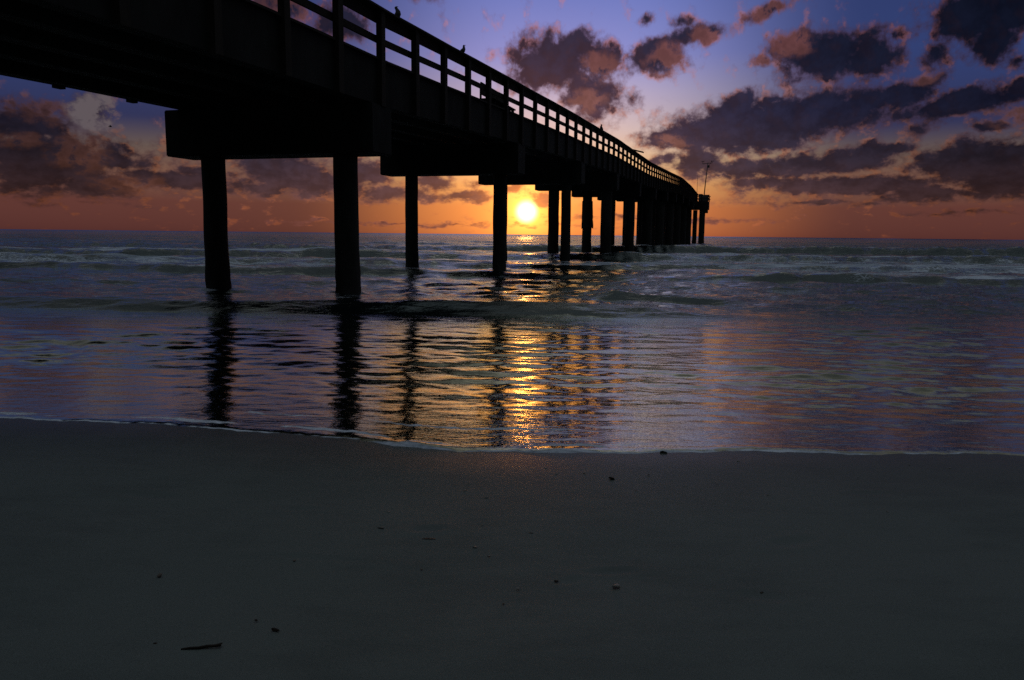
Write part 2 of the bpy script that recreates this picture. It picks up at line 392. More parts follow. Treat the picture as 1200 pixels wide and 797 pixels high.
def water_material():
    m, t, b = material('sea_water')
    g = t.new('ShaderNodeNewGeometry').outputs['Position']
    at = lambda n: t.new('ShaderNodeAttribute', attribute_name=n).outputs['Fac']
    foam, near, ruf = at('foam'), at('near'), at('ruf')
    sx = t.new('ShaderNodeSeparateXYZ'); t.inp(sx.inputs[0], g)
    # ripples too fine for the mesh
    a1 = t.noise(t.map(g, (3.0, 7.5, 1)), 1.0, 5, .6)
    a2 = t.noise(t.map(g, (10, 24, 1), rot=(0, 0, .2)), 1.0, 4, .6)
    a3 = t.noise(t.map(g, (.8, 2.4, 1)), 1.0, 5, .6)
    h = t.m('ADD', t.m('ADD', t.m('MULTIPLY', a1, t.m('ADD', .003, t.m('MULTIPLY', ruf, .055))), t.m('MULTIPLY', a2, t.m('ADD', .0014, t.m('MULTIPLY', ruf, .008)))), t.m('MULTIPLY', a3, t.m('MULTIPLY', ruf, .13)))
    # the shoreward faces of the chop are the steep ones
    far_ = t.smooth(sx.outputs[1], 28, 160, 0, .12)
    gn = t.new('ShaderNodeNewGeometry').outputs['Normal']
    nb = t.bump(h, 1.0, 1.0, t.vm('NORMALIZE', t.vm('ADD', gn, t.comb(0.0, t.m('MULTIPLY', far_, -1.0)))))
    t.n.remove(b)
    body = t.n.new('ShaderNodeBsdfDiffuse'); gl = t.n.new('ShaderNodeBsdfGlossy')
    t.inp(body.inputs['Color'], t.mix(near, (.006, .011, .012), (.012, .013, .010)))
    gl.inputs['Roughness'].default_value = .05
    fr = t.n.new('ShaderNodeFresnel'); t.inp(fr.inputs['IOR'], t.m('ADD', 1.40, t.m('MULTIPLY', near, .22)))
    for q in (gl, fr): t.inp(q.inputs['Normal'], nb)
    b = t.n.new('ShaderNodeMixShader')
    # reflection raised beyond real water, to brighten the shallows
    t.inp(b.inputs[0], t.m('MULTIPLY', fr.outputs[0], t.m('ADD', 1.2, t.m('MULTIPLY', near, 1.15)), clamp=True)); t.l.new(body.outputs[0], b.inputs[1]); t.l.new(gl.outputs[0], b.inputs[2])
    t.inp(gl.inputs['Color'], t.mix(near, (.88, .99, .94, 1), (.96, 1.0, .75, 1)))   # reflected sky's hue put into the gloss colour; yellower over silty shallows
    # foam: broken white lace
    f1 = t.noise(t.map(g, (.55, 1.3, 1)), 1.0, 9, .70)
    f2 = t.noise(t.map(g, (16, 22, 1)), 1.0, 5, .65)
    vo = t.new('ShaderNodeTexVoronoi', feature='DISTANCE_TO_EDGE'); t.inp(vo.inputs['Vector'], t.map(g, (2.2, 4, 1))); vo.inputs['Scale'].default_value = 2.0
    lace = t.m('SUBTRACT', 1.0, t.smooth(vo.outputs['Distance'], 0.0, .25))
    fn = t.m('ADD', t.m('ADD', t.m('MULTIPLY', f1, .85), t.m('MULTIPLY', f2, .30)), t.m('MULTIPLY', lace, .12))
    fm = t.m('SUBTRACT', t.m('ADD', fn, foam), 1.07)
    mask = t.smooth(fm, -.08, .14)
    fb = t.n.new('ShaderNodeBsdfDiffuse')
    t.inp(fb.inputs['Color'], t.mix(t.smooth(t.m('ADD', t.m('MULTIPLY', f1, .7), t.m('MULTIPLY', f2, .3)), .36, .62), (.22, .27, .32, 1), (.84, .90, .98, 1)))
    t.inp(fb.inputs['Normal'], t.bump(t.m('ADD', f2, f1), .6, .05))
    mx = t.n.new('ShaderNodeMixShader')
    t.inp(mx.inputs[0], mask); t.l.new(b.outputs[0], mx.inputs[1]); t.l.new(fb.outputs[0], mx.inputs[2])
    t.l.new(mx.outputs[0], t.n['Material Output'].inputs[0])
    return m

def build_sea():
    # rows from the waterline to the horizon, closest together near the beach
    ys = [0.0]; y = 5.1
    rows = []
    d = -.10
    while True:
        rows.append(d)
        Yr = d + 4.3
        if Yr < 90: st = min(max(.026, .42 * Yr * Yr / 1350), .30)
        else: st = min(.3 + (Yr - 90) * .012, 60)
        d += st
        if Yr > 9000: break
    rows = np.array(rows)
    nc = 1000
    u = np.linspace(-1, 1, nc)
    u = .75 * u + .25 * u ** 3
    D, U = np.meshgrid(rows, u, indexing='ij')
    half = 11 + .95 * (D + 4.3)
    X = U * half
    fade = np.clip(1 - D / 60, 0, 1)
    Y = D + 4.3 + (shore(X) - 4.3) * fade
    step = np.gradient(rows)[:, None] * np.ones_like(X)
    step = np.maximum(step, half * 2 / nc * .8)
    Z = np.zeros_like(X)
    calm = .25 * sm(0, .25, D) + .75 * sm(.1, 1.8, D)                                     # the film of water at the edge lies flat
    # --- short ripples
    def waves(n, l0, l1, spread, slope, seed, env, head=-math.pi / 2 - .05):
        r = np.random.default_rng(seed); out = np.zeros_like(X)
        for k in range(n):
            L = l0 * (l1 / l0) ** r.random()
            th = head + r.normal(0, spread)
            kk = 2 * math.pi / L
            amp = slope * math.sqrt(2.0 / n) / kk
            a = sm(2.2, 5.0, L / step)
            ph = kk * (X * math.cos(th) + Y * math.sin(th)) + r.random() * 6.28
            ph = ph + .6 * np.sin(X * .9 / L ** .5 + r.random() * 6) * .5
            s_ = np.sin(ph)
            out += a * amp * (s_ + .22 * np.cos(2 * ph))
        return out * env
    # patchiness
    patch = .75 + .35 * np.sin(X * .55 + Y * .31 + 1) * np.sin(Y * .8 - X * .21) + .2 * np.sin(X * 1.3 - Y * .5)
    patch = np.clip(patch, .25, 1.4)
    inner = 1 - sm(9.5, 12.5, D)
    Z += waves(64, .12, .45, .62, .064, 1, calm * patch)
    Z += waves(26, .40, .95, .25, .088, 2, calm * patch * sm(.6, 3.2, D))
    outer = sm(9.5, 13.5, D)
    Z += waves(30, .5, 2.4, .55, .12, 3, outer)
    Z += waves(26, 2.0, 7, .40, .055, 4, outer * sm(12, 30, D))
    Z += waves(14, 7, 20, .30, .030, 5, sm(30, 60, D))
    # --- the broken waves running in, crests along x
    foam = np.zeros_like(X)
    def nz(k, s0): return .5 * np.sin(X * k + s0) + .3 * np.sin(X * k * 2.3 + s0 * 2.1) + .2 * np.sin(X * k * 5.1 + s0 * .7)
    def bore(y0, slope, H, front, back, xe, wob, seed, fo, fback, ffront=.0):
        yc = y0 + slope * X + wob * nz(.35, seed) + wob * .35 * nz(1.6, seed + 2)
        uu = Y - yc
        env = np.interp(X, [e[0] for e in xe], [e[1] for e in xe])
        env = env * (.92 + .12 * nz(.5, seed + 1))
        rise = sm(-front, front * .5, uu) * np.exp(-np.maximum(uu - front * .5, 0) / back)
        z = H * env * rise
        fo_ = fo * np.clip(env, 0, 1) * sm(front * .1, front * .9, uu) * np.exp(-np.maximum(uu, 0) / fback)
        fo_ = fo_ + ffront * np.clip(env, 0, 1) * sm(-front * 1.4, -front * .3, uu) * (1 - sm(0, front, uu))
        return z, fo_
    specs = [
        # y0, slope, H, front, back, envelope along x, wobble, seed, foam behind, its length, foam on the face
        (14.5, -.045, .21, .6, 3.5, [(-14, 1), (-4, 1), (1.2, 1), (2.6, .75), (4.2, .15), (6, 0)], .22, 1.0, .55, .35, .0),
        (17.6, -.10, .12, .35, 2.2, [(1.2, 0), (2.4, 1), (4.5, 1), (6, .35), (12, .2)], .35, 2.0, .62, 1.4, .10),
        (21.8, .03, .10, .5, 3, [(-20, .9), (-3, .8), (3, .5), (20, .8)], .3, 2.6, .62, 1.0, .0),
        (26.8, -.13, .27, .5, 6, [(-30, 1), (-9, 1), (-4, .8), (0, .5), (5, .6), (9, 1), (30, 1)], .35, 3.0, .85, 2.2, .0),
        (33.5, .02, .26, .6, 6, [(-40, 1), (-8, 1), (0, .8), (8, 1), (40, 1)], .45, 4.0, 1.0, 4.5, .05),
        (45.0, .08, .46, .95, 9, [(-50, 1), (-10, 1), (0, .75), (10, .9), (50, .8)], .6, 5.0, .98, 4.0, .0),
        (67.0, -.05, .72, 1.4, 14, [(-70, .5), (-18, .55), (0, .8), (14, 1), (70, 1)], .8, 6.0, .72, 5.0, .0),
        (95.0, .05, .38, 3.0, 20, [(-90, 1), (0, .7), (40, .5), (90, .8)], 1.2, 7.0, .40, 6.0, .0),
        (130.0, -.03, .25, 4.0, 26, [(-120, .6), (0, .9), (90, .9)], 4.0, 8.0, .05, 5.0, .0),
        (190.0, .02, .2, 6.0, 36, [(-120, .9), (0, .7), (90, .9)], 5.0, 9.0, .0, 5.0, .0),
    ]
    for sp in specs:
        z, f = bore(*sp)
        Z += z; foam = np.maximum(foam, f)
    # drifting foam between the breakers
    foam = np.maximum(foam, .30 * sm(13, 17, Y) * (1 - sm(26, 34, Y)) * (.7 + .3 * np.sin(X * .7 + Y)))
    foam = np.maximum(foam, .44 * sm(24, 27, Y) * (1 - sm(44, 56, Y)) * sm(2, 10, X))
    foam = np.maximum(foam, .46 * sm(30, 33, Y) * (1 - sm(38, 44, Y)) * sm(-3, -8, X) )
    # thin foam at the lip, thicker where the photograph's swash has bubbled up
    lipw = .03 + .02 * np.sin(X * 3.1 + 1) + .022 * np.sin(X * 7.3) + .012 * np.sin(X * 17)
    lipw = np.maximum(lipw, .006)
    big = np.exp(-((X + .60) / .20) ** 2) + .55 * np.exp(-((X - .29) / .14) ** 2) + .35 * np.exp(-((X - 1.57) / .45) ** 2)
    def rn(k, sd):
        tab = np.random.default_rng(sd).random(4000)
        q = (X + 70) * k
        return np.interp(q.ravel() % 3998, np.arange(4000), tab).reshape(X.shape)
    lipw = lipw * (.3 + 1.4 * rn(9, 3) * rn(2.2, 4)) * (.55 + 1.5 * big)
    lip = np.exp(-np.maximum(D - .015, 0) / lipw) * (.22 + .34 * big + .75 * rn(5, 5) * rn(1.3, 6) + .16 * rn(30, 7))
    foam = np.maximum(foam, lip)
    foam = np.maximum(foam, .80 * (1 - sm(.008, .035, D)) * (.08 + 1.15 * rn(7, 8) * rn(1.9, 12)))
    foam = np.maximum(foam, (.60 * np.exp(-((X + .46) / .30) ** 2 - ((D - .10) / .05) ** 2)))
    # lace left on the swash
    foam = np.maximum(foam, .62 * np.exp(-((D - .10 - .10 * rn(1.6, 21)) / .05) ** 2) * rn(2.4, 22) * 1.3)
    foam = np.maximum(foam, .60 * np.exp(-((D - .38 - .25 * rn(.9, 23)) / .05) ** 2) * rn(1.7, 24) * 1.2)
    # broken water round the piles
    cs, sn = math.cos(R(16.494)), math.sin(R(16.494))
    for s_, ta, tb in ((16.25, 8.86, 12.45), (27.75, 8.75, 12.32), (39.2, 8.78, 12.2), (50.7, 8.65, 12.2), (62.2, 8.7, 12.17)):
        for tt in (ta, tb):
            px, py = s_ * sn - tt * cs, s_ * cs + tt * sn
            rr = np.hypot(X - px, (Y - py + .12) * .8)
            foam = np.maximum(foam, .80 * np.exp(-(np.maximum(rr - .30, 0) / .30) ** 2) * (.6 + .4 * np.sin(X * 9 + Y * 7)))
    # level: a thin film with a rounded lip that ends on the sand
    # the last wave still lies up the slope of the beach
    Dc = np.clip(D, -.2, None)
    Z += np.where(Dc < 5, ZS - .034 * Dc, 0) + np.where(Dc >= 5, (ZS - .17) * (1 - sm(5, 9.5, Dc)) - .0, 0) 
    Z += .006 * sm(-.02, .05, D) + .012 * big * sm(-.02, .02, D) * (1 - sm(.03, .14, D)) - .012 * (1 - sm(-.10, 0, D))
    # second thin swash line on the right-hand side
    for (xa, ya, xb, yb, hgt, w) in ((1.596, 4.83, 4.2, 5.502, 0.01, 0.05), (1.848, 6.888, 6.3, 5.796, 0.035, 0.16), (1.176, 5.544, 3.024, 5.166, 0.008, 0.05)):
        tt = np.clip((X - xa) / (xb - xa), 0, 1)
        yl = ya + (yb - ya) * tt + .04 * np.sin(X * 3 + ya) + .02 * np.sin(X * 7.7)
        uu = Y - yl
        e = sm(xa, xa + .6, X) * (1 - sm(xb, xb + 2, X))
        Z += .5 * hgt * e * sm(-w, w * .4, uu) * np.exp(-np.maximum(uu, 0) / (w * 8))
    # fade far away
    ruf = .05 + .30 * sm(11, 16, Y) + .45 * sm(24, 60, Y)
    near = 1 - sm(6, 16, Y)
    Zf = np.where(Y > 200, Z * np.exp(-(Y - 200) / 600), Z)
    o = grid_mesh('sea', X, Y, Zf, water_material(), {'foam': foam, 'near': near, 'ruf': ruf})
    tag(o, 'dark rippled sea with low broken waves running in to the beach', 'sea', kind='structure')

    # sand: one sheet from the dunes, down under the sea
    def axis(a, b, c, d, st, n):
        return np.concatenate([np.linspace(a, b, n, endpoint=False), np.arange(b, c, st), np.linspace(c, d, n)])
    xs = axis(-300, -4.0, 4.0, 300, .022, 60); ysd = np.concatenate([np.linspace(-150, 1.2, 60, endpoint=False), np.arange(1.2, 5.7, .018), np.linspace(5.7, 260, 80)])
    SXg, SYg = np.meshgrid(xs, ysd)
    SZ = sand_z(SXg, SYg)
    dd = SYg - shore(SXg)
    loc = (1 - sm(4, 8, np.abs(SXg))) * sm(.2, 1.5, SYg) * (1 - sm(-.05, .4, dd))
    und = .004 * np.sin(SXg * 1.7 + SYg * 2.3) + .003 * np.sin(SYg * 6.1 - SXg * 1.1 + 2) + .0018 * np.sin(SXg * 4.3 + SYg * 3.7)
    SZ = SZ + und * loc * sm(-.1, -.6, dd)
    # shallow scuffs and half-washed footprints
    for (px, py, rx, ry, dep, rot) in ((-0.331, 3.002, 0.062, 0.029, 0.006, 0.3), (0.364, 2.605, 0.091, 0.025, 0.005, 0.1), (-0.703, 2.688, 0.207, 0.017, 0.003, -0.12), (-0.91, 3.225, 0.075, 0.025, 0.004, 0.2), (1.116, 2.894, 0.1, 0.042, 0.005, 0.4), (-1.654, 3.391, 0.133, 0.042, 0.005, -0.2), (1.737, 3.556, 0.116, 0.033, 0.004, 0.1), (0.207, 2.522, 0.042, 0.021, 0.004, 0.5), (0.827, 2.398, 0.083, 0.033, 0.004, -0.3)):
        ax = (SXg - px) * math.cos(rot) + (SYg - py) * math.sin(rot); ay = -(SXg - px) * math.sin(rot) + (SYg - py) * math.cos(rot)
        r2 = (ax / rx) ** 2 + (ay / ry) ** 2
        SZ += -dep * np.exp(-r2 * 1.2) + dep * .5 * np.exp(-(np.sqrt(r2) - 1.5) ** 2 * 3)
    wet = sm(-1.5, -.02, dd) ** 1.6
    o = grid_mesh('beach_sand', SXg, SYg, SZ, sand_material(), {'wet': wet})
    tag(o, 'smooth dark wet sand sloping down to the waterline', 'beach', kind='structure')

build_sea()

# ------------------------------------------------------------------ pier
# s runs along the pier away from the beach, t is the distance left of the camera
TH = R(16.494)
PD = Vector((math.sin(TH), math.cos(TH), 0)); PN = Vector((-math.cos(TH), math.sin(TH), 0))
S0 = 16.25
_D = [(-60, 4.2), (-30, 4.45), (0, 4.98), (12.9, 5.31), (16.8, 5.38), (20.7, 5.53), (24.5, 5.68), (28.6, 5.83), (34.3, 6.04), (38, 6.15), (42.7, 6.28), (50, 6.51),
      (56.2, 6.58), (68, 6.72), (73.3, 6.89), (86.3, 7.33), (103.6, 7.95), (122, 8.05), (146, 7.72)]
def deck(s): return float(np.interp(s, [a for a, b in _D], [b for a, b in _D]))
TR, TL, SEND = 7.90, 13.15, 143.0
pier = empty('pier', PD * S0 + PN * 10.5, -TH)
tag(pier, 'long black silhouetted fishing pier on round piles running out to sea past the sun', 'pier')
T0 = 10.5
L = lambda t, s, z: Vector((T0 - t, s - S0, z))
STN = [s - S0 for s in list(np.arange(-58, SEND, 1.915)) + [SEND]]

def strip(name, mat, t0, t1, z0, z1, parent=None, stn=None, wob=0.0):
    bm = bmesh.new()
    r = random.Random(hash(name) % 1000 if False else int(t0 * 100 + z0 * 10) % 997)
    jit = {}
    def prof(y):
        d = deck(y + S0); j = jit.setdefault(y, r.uniform(-wob, wob))
        a, b = T0 - t1, T0 - t0
        return [(a, d + z0 + j), (b, d + z0 + j), (b, d + z1 + j), (a, d + z1 + j)]
    sweep(bm, prof, stn or STN)
    return obj(name, bm, mat, parent or pier)

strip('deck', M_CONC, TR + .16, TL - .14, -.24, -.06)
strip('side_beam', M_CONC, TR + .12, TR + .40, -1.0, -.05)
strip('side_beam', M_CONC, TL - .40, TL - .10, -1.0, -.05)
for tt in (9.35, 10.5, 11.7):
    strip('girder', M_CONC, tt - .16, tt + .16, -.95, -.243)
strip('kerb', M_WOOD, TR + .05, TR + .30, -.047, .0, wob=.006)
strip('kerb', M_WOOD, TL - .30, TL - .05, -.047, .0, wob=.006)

# bents: a cap beam on two piles every 11.5 m
def cap_beam(s, d):
    bm = bmesh.new()
    tl = TL + .25
    w = .50
    # cross-section in (t,z), carried along s; chamfered at the left end
    pr = [(TR + .02, d - 2.1), (tl, d - 2.1), (tl, d - 1.02), (TR + .02, d - 1.02)]
    rings = [[bm.verts.new(L(t, s + k, z)) for t, z in pr] for k in (-w, w)]
    for k in range(4): bm.faces.new((rings[0][k], rings[0][(k + 1) % 4], rings[1][(k + 1) % 4], rings[1][k]))
    bm.faces.new(rings[0][::-1]); bm.faces.new(rings[1])
    bmesh.ops.recalc_face_normals(bm, faces=bm.faces)
    bmesh.ops.bevel(bm, geom=list(bm.edges), offset=.025, segments=2, affect='EDGES')
    return obj('pile_cap', bm, M_CONC, pier)

def pile(t, s, ztop, r, rag=0.0, zbot=-3.6):
    bm = bmesh.new()
    rr = random.Random(int(t * 100 + s * 7))
    n = 22; k = 46
    rings = []
    ph = [rr.uniform(0, 6.28) for _ in range(6)]
    for i in range(k + 1):
        z = zbot + (ztop - zbot) * i / k
        ring = []
        for j in range(n):
            a = 2 * math.pi * j / n
            e = .006 * math.sin(3 * a + z * 2.1 + ph[0]) + .006 * math.sin(5 * a - z * 3.7 + ph[1])
            if z < 1.0:                                     # barnacles in the splash zone
                e += .03 * rr.random() * min(1, (1.0 - z) / .6)
            ring.append(bm.verts.new(L(t, s, z) + Vector((math.cos(a), math.sin(a), 0)) * (r + e)))
        rings.append(ring)
    for A, B in zip(rings, rings[1:]):
        for j in range(n): bm.faces.new((A[j], A[(j + 1) % n], B[(j + 1) % n], B[j]))
    bm.faces.new(rings[0][::-1]); bm.faces.new(rings[-1])
    p = obj('pile', bm, M_PILE, pier, smooth=True)
    if rag:
        bm = bmesh.new()                                    # torn jacket hanging off the pile
        zt, zb = ztop - .35, ztop - 2.6
        m = 26; rows = 12
        rg = []
        for i in range(rows + 1):
            f = i / rows
            z = zt + (zb - zt) * f
            rg.append([bm.verts.new(L(t, s, z + (.18 * rr.random() if i == rows else 0)) + Vector((math.cos(2 * math.pi * j / m), math.sin(2 * math.pi * j / m), 0))
                       * (r + .05 + rag * f * rr.uniform(.2, 1.0) * (1.6 if math.cos(2 * math.pi * j / m) > .3 else .35))) for j in range(m)])
        for A, B in zip(rg, rg[1:]):
            for j in range(m): bm.faces.new((A[j], B[j], B[(j + 1) % m], A[(j + 1) % m]))
        jk = obj('jacket', bm, M_PILE, p)
    return p

BENTS = [(-18.2, 8.75, 12.3, .27), (-6.7, 8.75, 12.3, .27), (4.8, 8.75, 12.2, .27)] + [(16.25, 8.86, 12.45, 0.28), (27.75, 8.75, 12.32, 0.245), (39.2, 8.78, 12.2, 0.25), (50.7, 8.65, 12.2, 0.36), (62.2, 8.7, 12.17, 0.38), (73.7, 8.7, 12.2, 0.48), (85.2, 8.7, 12.2, 0.48), (96.7, 8.7, 12.2, 0.48), (108.2, 8.7, 12.2, 0.48), (119.7, 8.7, 12.2, 0.48), (131.2, 8.7, 12.2, 0.48)]
for i, (s, ta, tb, r) in enumerate(BENTS):
    d = deck(s)
    cap_beam(s, d)
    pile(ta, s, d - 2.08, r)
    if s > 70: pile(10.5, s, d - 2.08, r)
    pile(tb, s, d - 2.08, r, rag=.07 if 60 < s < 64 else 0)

# railings
POST_S = [1.0 + 1.915 * k for k in range(-14, 75)]
def post_box(bm, s, t_out, sign, lean=0.0, w=.20):
    d = deck(s)
    vs = add_box(bm, (0, 0, 0), (.135, w, 2.06))
    bmesh.ops.rotate(bm, cent=(0, 0, 0), matrix=Matrix.Rotation(lean, 3, 'X'), verts=vs)
    bmesh.ops.translate(bm, vec=L(t_out + sign * .065, s, d - 1.04 + 1.03), verts=vs)

def railing(t_out, sign, individual):
    # sign +1: the rail boards sit on the inner side (larger t)
    bm = bmesh.new()
    def rect(ta, tb, z0, z1, name, par, wob=.008):
        return strip(name, M_WOOD, min(ta, tb), max(ta, tb), z0, z1, par, wob=wob)
    hand = rect(t_out - sign * .06, t_out + sign * .30, 1.005, 1.05, 'railing', pier)
    rect(t_out + sign * .14, t_out + sign * .19, .78, 1.0, 'top_rail', hand)
    rect(t_out + sign * .14, t_out + sign * .19, .355, .50, 'mid_rail', hand)
    if individual:
        for s in POST_S:
            if s > SEND - 1: continue
            if s > -1:
                b = bmesh.new(); post_box(b, s, t_out, sign, random.gauss(0, .006), random.uniform(.18, .215))
                obj('post', b, M_WOOD, hand)
            else:
                post_box(bm, s, t_out, sign)
        o = obj('post', bm, M_WOOD, hand); o['kind'] = 'stuff'
    else:
        for s in POST_S:
            if s < SEND - 1: post_box(bm, s, t_out, sign)
        o = obj('post', bm, M_WOOD, hand); o['kind'] = 'stuff'
railing(TR, 1, True)
railing(TL, -1, False)

# the platform at the seaward end
dz = deck(SEND)
bm = bmesh.new()
add_box(bm, L(9.7, SEND + 2.6, dz - .75), (7.1, 5.0, 1.4), bevel=.03)
add_box(bm, L(7.0, SEND + 2.6, dz - 1.75), (1.3, 5.0, .55), bevel=.03)
plat = obj('end_platform', bm, M_CONC, pier)
bm = bmesh.new()
for z in (.45, 1.02):
    add_box(bm, L(9.55, SEND + .2, dz + z), (7.1, .06, .14)); add_box(bm, L(6.2, SEND + 2.6, dz + z), (.06, 4.6, .14))
    add_box(bm, L(9.55, SEND + 5.0, dz + z), (7.1, .06, .14))
for t in np.linspace(6.2, 13.2, 7):
    add_box(bm, L(t, SEND + .3, dz + .52), (.16, .14, 1.06)); add_box(bm, L(t, SEND + 4.9, dz + .52), (.16, .14, 1.06))
obj('end_railing', bm, M_WOOD, pier)
bm = bmesh.new()
add_box(bm, L(6.75, SEND + 1.2, dz + .5), (1.0, .8, 1.0), bevel=.04)
add_box(bm, L(7.6, SEND + 1.6, dz + .65), (.7, .7, 1.3), bevel=.04)
obj('instrument_cabinet', bm, M_METAL, pier)
pile(7.15, SEND - .6 + 1.2, dz - 2.0, .52); pile(12.6, SEND + 4.4, dz - 1.5, .40); pile(8.6, SEND + 4.4, dz - 1.5, .40)

# weather mast
mp = PD * (SEND + 1.0) + PN * 7.05
mast = empty('weather_mast', (mp.x, mp.y, dz), -TH)
tag(mast, 'thin leaning weather mast with small instruments on its crossarm at the pier end', 'mast')
bm = bmesh.new(); add_tube(bm, [(0, 0, -.05), (.2, 0, 3.2), (.48, 0, 6.75)], [.10, .085, .07], 8); obj('pole', bm, M_METAL, mast, True)
bm = bmesh.new(); add_tube(bm, [(-.45, 0, 6.55), (1.25, 0, 6.72)], .05, 6); obj('crossarm', bm, M_METAL, mast)
bm = bmesh.new(); add_tube(bm, [(-.4, 0, 6.55), (-.4, 0, 6.95)], .04, 6); add_box(bm, (-.4, 0, 7.0), (.5, .05, .09)); obj('wind_vane', bm, M_METAL, mast)
bm = bmesh.new(); add_tube(bm, [(1.2, 0, 6.7), (1.2, 0, 7.0)], .04, 6)
for k in range(3):
    a = 2.1 * k; add_tube(bm, [(1.2, 0, 7.02), (1.2 + .22 * math.cos(a), .22 * math.sin(a), 7.02)], .03, 6)
    bmesh.ops.create_icosphere(bm, subdivisions=1, radius=.09, matrix=Matrix.Translation((1.2 + .26 * math.cos(a), .26 * math.sin(a), 7.02)))
obj('anemometer', bm, M_METAL, mast)
bm = bmesh.new(); add_box(bm, (.62, 0, 6.1), (.35, .3, .45), bevel=.04); add_tube(bm, [(.7, 0, 6.4), (1.0, 0, 6.65)], .03, 6); obj('sensor_box', bm, M_METAL, mast)
wp = PD * (SEND - .8) + PN * 8.15
whip = empty('whip_antenna', (wp.x, wp.y, dz), -TH)
tag(whip, 'short thin whip antenna standing left of the weather mast', 'antenna')
bm = bmesh.new(); add_tube(bm, [(0, 0, .9), (0, 0, 4.5)], [.04, .02], 6); obj('rod', bm, M_METAL, whip)
bm = bmesh.new(); add_box(bm, (0, 0, .5), (.22, .22, 1.1), bevel=.02); obj('base', bm, M_METAL, whip)

# bench on the deck behind the railing
bp = PD * 27.6 + PN * 9.0
bench = empty('bench', (bp.x, bp.y, deck(27.6) - .06), -TH)
tag(bench, 'dark timber bench on the pier deck seen through the railing gaps', 'bench')
bm = bmesh.new(); add_box(bm, (.25, 0, .45), (.5, 2.6, .05), bevel=.008); obj('seat', bm, M_WOOD, bench)
bm = bmesh.new(); add_box(bm, (-.02, 0, .82), (.05, 2.6, .42), bevel=.008); obj('backrest', bm, M_WOOD, bench)
for yy in (-1.15, 1.15):
    for xx in (.08, .42):
        bm = bmesh.new(); add_box(bm, (xx, yy, .212), (.09, .09, .424)); obj('leg', bm, M_WOOD, bench)
    bm = bmesh.new(); add_box(bm, (-.075, yy, .5), (.05, .09, 1.0)); obj('back_post', bm, M_WOOD, bench)

# slanted board jutting out over the rail
bm = bmesh.new()
s = 57.5
add_box(bm, L(7.65, s, deck(s) + 1.02), (.9, .7, .06), Matrix.Rotation(R(14), 3, 'Y'))
obj('cutting_board', bm, M_WOOD, pier)
bm = bmesh.new()

# ------------------------------------------------------------------ birds
def bird(name, loc, heading, pitch, scale, label, group):
    """perched bird: body, neck and head in one skin, with tail, beak and legs"""
    root = empty(name, loc, heading)
    tag(root, label, 'bird', group)
    c, s = math.cos(pitch), math.sin(pitch)
    q = lambda x, z: (x * c - z * s, 0, x * s + z * c + .13)
    pts = [q(-.23, -.05), q(-.225, -.05), q(-.15, -.03), q(-.09, -.01), q(-.03, .0), q(.03, .012), q(.07, .04), q(.092, .075), q(.108, .105), q(.122, .128), q(.135, .142), q(.146, .15)]
    rad = [.010, .022, .030, .055, .075, .076, .060, .045, .036, .037, .031, .010]
    bm = bmesh.new()
    add_tube(bm, [Vector(p) * scale for p in pts], [r * scale for r in rad], 14)
    obj('body', bm, M_FEATHER, root, True)
    h = Vector(pts[-1]) * scale
    bm = bmesh.new(); add_tube(bm, [h + Vector((.02, 0, 0)) * scale, h + Vector((.075, 0, -.012)) * scale], [.010 * scale, .002 * scale], 6); obj('beak', bm, M_TWIG, root)
    for yy in (-.025, .025):
        bm = bmesh.new(); add_tube(bm, [Vector((-.01, yy, .10)) * scale, Vector((.0, yy, 0)) * scale], .007 * scale, 6)
        for k in (-.5, 0, .5): add_tube(bm, [Vector((0, yy, .006)) * scale, Vector((.045 * math.cos(k), yy + .045 * math.sin(k), .004)) * scale], .005 * scale, 5)
        obj('leg', bm, M_TWIG, root)
    return root

def on_rail(s, t=8.02):
    p = PD * s + PN * t
    return (p.x, p.y, deck(s) + 1.052)
b1 = bird('perched_bird', on_rail(17.35), R(-10), R(58), .95, 'upright dark bird perched on the pier handrail nearest the beach', 'birds perched on the pier handrail')
bird('perched_bird', on_rail(21.75), R(15), R(30), .85, 'crouching dark bird on the handrail, second out from the beach', 'birds perched on the pier handrail')
bird('perched_bird', on_rail(44.6), R(200), R(45), 1.1, 'distant tiny dark bird on the handrail, farthest out along the pier', 'birds perched on the pier handrail')


def gull(loc, span, heading, label):
    root = empty('flying_gull', loc, heading)
    tag(root, label, 'gull')
    me = bpy.data.meshes.new('body')
    pts = [(-.22, 0, .0), (-.12, 0, 0), (0, 0, 0), (.1, 0, .01), (.16, 0, .02)]
    k = span / 1.0
    me.from_pydata([Vector(p) * k for p in pts], [(i, i + 1) for i in range(4)], [])
    o = bpy.data.objects.new('body', me); link(o); o.parent = root
    o.modifiers.new('skin', 'SKIN')
    for v, r in zip(me.skin_vertices[0].data, (.015, .04, .06, .045, .035)): v.radius = (r * k, r * k)
    sb = o.modifiers.new('sub', 'SUBSURF'); sb.levels = 1; sb.render_levels = 2
    me.materials.append(M_FEATHER)
    for sg in (-1, 1):
        bm = bmesh.new()
        sec = [(0.03, .13, .02, .02), (.22, .14, .13, .014), (.36, .11, .10, .010), (.5, .03, .02, .004)]
        rows = [[bm.verts.new(Vector((x0, sg * y, z)) * k) for x0, z in ((ch / 2, zz), (0, zz + th), (-ch / 2, zz), (0, zz - th * .3))] for y, ch, zz, th in sec]
        for A, B in zip(rows, rows[1:]):
            for j in range(4): bm.faces.new((A[j], A[(j + 1) % 4], B[(j + 1) % 4], B[j]))
        bm.faces.new(rows[0]); bm.faces.new(rows[-1][::-1])
        bmesh.ops.recalc_face_normals(bm, faces=bm.faces)
        obj('wing', bm, M_FEATHER, root)
gull((-26.6, 52.0, 8.25), .62, R(20), 'small dark gull flying beneath the clouds left of the pier')

